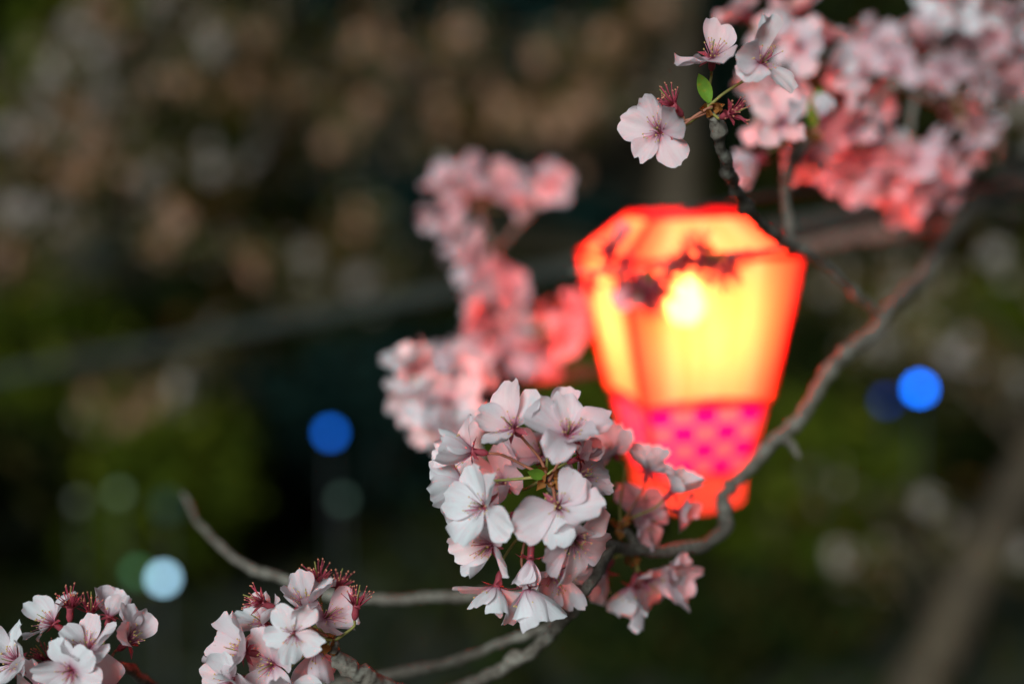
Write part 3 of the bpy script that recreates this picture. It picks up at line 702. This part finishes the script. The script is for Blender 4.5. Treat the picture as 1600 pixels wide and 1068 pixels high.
cluster('crowded white and pink blossoms on the tip with orange bud scales', (520, 1003, .668), (524, 1022, .666), [
    (459, 989, -.022, (-.02, .02, 1), 38, O(pink=.05, opening=80, deep=.3, scale=.78)),
    (479, 945, .005, (.05, .8, .45), 36, O(pink=.3, opening=46, scale=.95)),
    (410, 941, .004, (-.75, .45, .4), 0, O(kind='bare')), (557, 945, -.004, (.15, .95, .25), 0, O(kind='bare')), (529, 918, .02, (.2, .9, .2), 0, O(kind='bare')), (497, 908, .016, (-.1, .95, .2), 0, O(kind='bare')),
    (384, 1018, -.004, (-.75, .25, .5), 0, O(pink=.35, opening=60)),
    (428, 1036, .000, (-.3, -.1, .5), 10, O(pink=.3, opening=70)),
    (494, 1012, .004, (.1, -.95, .3), 0, O(pink=.45, opening=35, missing=(1, 4))),
    (412, 972, .012, (-.5, .5, .5), 0, O(pink=.1, opening=66, scale=.85)),
    (508, 965, .008, (.5, .5, .5), 0, O(pink=.55, opening=60, missing=(0,), scale=.9)),
    (362, 1066, -.006, (-.6, -.2, .7), 0, O(pink=.1, opening=70)),
    (440, 1082, -.006, (0, -.5, .8), 0, O(pink=.2, opening=70))], D0, pink=.2)
cluster('loose pale blossoms with dark red calyxes over dark ground by the icy lamp', (168, 1056, .67), None, [
    (136, 1016, -.012, (.05, .70, .65), 0, O(pink=.25, opening=56, scale=.92, deep=1.0)), (200, 1003, .000, (.75, .55, .3), 10, O(pink=.45, opening=40, missing=(2, 3), scale=.95, deep=1.0)),
    (84, 974, .010, (-.75, .55, .2), 0, O(pink=.1, opening=58, missing=(4,), scale=.88, pedred=True)), (110, 948, .008, (.1, .95, .2), 0, O(kind='bare')), (142, 955, .014, (.1, .9, .2), 0, O(kind='bare')),
    (171, 962, .016, (.25, .9, .1), 0, O(pink=.2, opening=40, missing=(1, 3), scale=.8)), (27, 1034, -.006, (-.4, .3, .8), 0, O(pink=.05, opening=68)), (112, 1046, -.022, (-.15, .1, .95), 20, O(pink=.08, opening=70, scale=.85)),
    (74, 1030, .012, (-.3, .6, .4), 0, O(kind='bare')), (60, 1075, -.004, (-.3, -.2, .8), 0, O(pink=.1)), (165, 1085, -.004, (.3, -.3, .8), 0, O(pink=.3))], D0, pink=.2, deep=1.0)

cluster('half hidden blossom with a closed bud and green leaf above the lantern roof', (1268, 212, .85), None, [
    (1222, 192, -.035, (-.35, .1, .9), 0, O(pink=.35, opening=70)), (1284, 185, -.01, (.05, .95, .1), 0, O(kind='bud', pink=.1)), (1185, 248, .0, (-.75, -.5, .2), 0, O(pink=.6, opening=30)),
    (1262, 245, .03, (.1, -.7, .5), 0, O(pink=.6)), (1200, 190, .02, (-.7, .2, .3), 0, O(pink=.6))], .85, leaves=[(1278, 140, .845, (0, 0, 1))], pink=.5)
def blurred(label, spur, anchor, pts, D, pink, spread=.03, bias=.45): cluster(label, spur, anchor, auto(pts, spur, D, spread, bias), D, pink=pink)
# upper right, from twig to twig; pink paints in lantern red and dimness
blurred('pale blurred blossoms behind the sharp ones above the lantern', (1265, 110, .93), (1330, 190, 1.02), [(1165, 22), (1245, 18), (1292, 62), (1300, 112), (1250, 75), (1210, 60), (1320, 150), (1235, 130), (1195, 130)], .92, .4)
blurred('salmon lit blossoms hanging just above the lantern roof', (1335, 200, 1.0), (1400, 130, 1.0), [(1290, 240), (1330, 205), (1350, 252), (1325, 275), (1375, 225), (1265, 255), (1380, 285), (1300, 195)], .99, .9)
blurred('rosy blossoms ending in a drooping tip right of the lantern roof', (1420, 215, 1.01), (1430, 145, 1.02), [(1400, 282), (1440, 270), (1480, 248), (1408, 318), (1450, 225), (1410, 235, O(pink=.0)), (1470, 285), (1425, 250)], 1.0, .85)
blurred('dusky pink blossoms along the high right twig', (1420, 120, 1.03), (1450, 152, 1.04), [(1375, 160), (1400, 105), (1440, 70), (1355, 60), (1450, 130), (1385, 75), (1350, 110)], 1.03, .75)
blurred('greyish pink blossoms hanging in a column at the high right twig', (1490, 130, 1.06), (1495, 182, 1.075), [(1480, 110), (1500, 160), (1520, 195), (1505, 75), (1525, 130), (1460, 50), (1515, 215)], 1.06, .6)
blurred('dim brownish pink blossoms at the outer end of the right branch', (1570, 80, 1.12), (1560, 250, 1.13), [(1560, 105), (1592, 75), (1550, 60), (1580, 125), (1600, 40)], 1.12, .75)
blurred('white blossom tips above the dusky pink ones', (1530, -20, 1.0), (1560, 60, 1.12), [(1490, 8), (1540, 12), (1578, 22), (1510, -20), (1600, 10), (1470, -15)], 1.0, .1)
# left of the lantern; pink paints part of its red glow into petals
blurred('rounded pink blurred blossom cluster at the top of the red lit branch', (745, 320, 1.22), (752, 345, 1.22), [(700, 285), (742, 275), (790, 288), (690, 335), (725, 300), (765, 300), (700, 360), (800, 320), (715, 320)], 1.21, .75)
blurred('single coral blossom beside the rounded pink cluster', (850, 312, 1.2), (842, 320, 1.2), [(852, 288), (866, 292)], 1.2, .75, .01)
blurred('pink blossoms below the rounded cluster, shading to coral', (775, 410, 1.2), (772, 405, 1.2), [(722, 395), (745, 420), (765, 440), (800, 455), (830, 478), (740, 385), (785, 425)], 1.18, .8)
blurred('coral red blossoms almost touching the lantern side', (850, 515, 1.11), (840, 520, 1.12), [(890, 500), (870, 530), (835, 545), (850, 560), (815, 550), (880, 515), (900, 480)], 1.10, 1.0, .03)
blurred('two toned blossoms between coral and white ones left of the lantern', (785, 520, 1.15), (785, 505, 1.165), [(750, 495), (770, 520), (805, 510, O(pink=.1)), (760, 540), (735, 545), (710, 555)], 1.12, .75)
blurred('white blurred blossoms behind the top of the large cluster', (690, 640, .95), (680, 652, .955), [(645, 570), (650, 600), (670, 625), (690, 655), (715, 600), (700, 625), (680, 665), (720, 660), (655, 635), (710, 690), (735, 575, O(pink=.5))], .93, .2)
# in front of the lit lantern; blossoms' shade put into dark red calyxes
cluster('dark ragged flower remains on a thin twig across the lit lantern', (1018, 430, .905), None, [
    (1005, 452, -.004, (-.5, -.6, .5), 0, O(kind='bare', scale=1.55)), (1016, 470, .0, (.0, -.9, .3), 0, O(kind='bare', scale=1.55)), (1028, 452, -.003, (.6, -.4, .5), 0, O(kind='bare', scale=1.55)), (996, 440, .0, (-.9, .1, .3), 0, O(kind='bare', scale=1.55)),
    (1012, 448, .0, (-.1, -.3, -.9), 0, O(pink=1., scale=.8)), (1040, 432, -.003, (.8, .3, .4), 0, O(kind='bare', scale=1.55)), (1000, 458, .004, (-.3, -.7, -.5), 0, O(pink=1., missing=(0, 2, 3)))], .905, pink=1.)
cluster('small dark calyxes by the lantern roof edge over the lit panel', (1115, 400, .888), None, [
    (1128, 425, .0, (.4, -.8, .4), 0, O(kind='bare', scale=1.55)), (1062, 408, .004, (-.4, -.6, .5), 0, O(kind='bare', scale=1.4)), (1098, 410, .003, (-.1, -.8, .4), 0, O(kind='bare', scale=1.4)), (1138, 408, .0, (.8, -.3, .4), 0, O(kind='bare', scale=1.55)), (1078, 405, .0, (-.8, .1, .3), 0, O(kind='bare', scale=1.55)), (1118, 416, .004, (.2, -.8, .4), 0, O(kind='bare', scale=1.55)), (1092, 388, 0, (-.3, .8, .3), 0, O(kind='bare', scale=1.55))], .888, pink=.7)
cluster('faint flower remains on the thin twig over the lantern corner', (935, 424, .912), None, [
    (952, 400, .0, (.1, .8, .3), 0, O(kind='bare', scale=1.55)), (975, 412, .0, (.5, .5, .4), 0, O(kind='bare', scale=1.4)), (925, 440, .0, (-.3, -.7, .4), 0, O(kind='bare', scale=1.3)), (948, 385, .004, (-.1, .8, -.5), 0, O(pink=1., missing=(0, 2, 3, 4))), (968, 440, .004, (.3, -.7, -.4), 0, O(pink=1., missing=(1, 3, 4)))], .912, pink=1., scales=False)
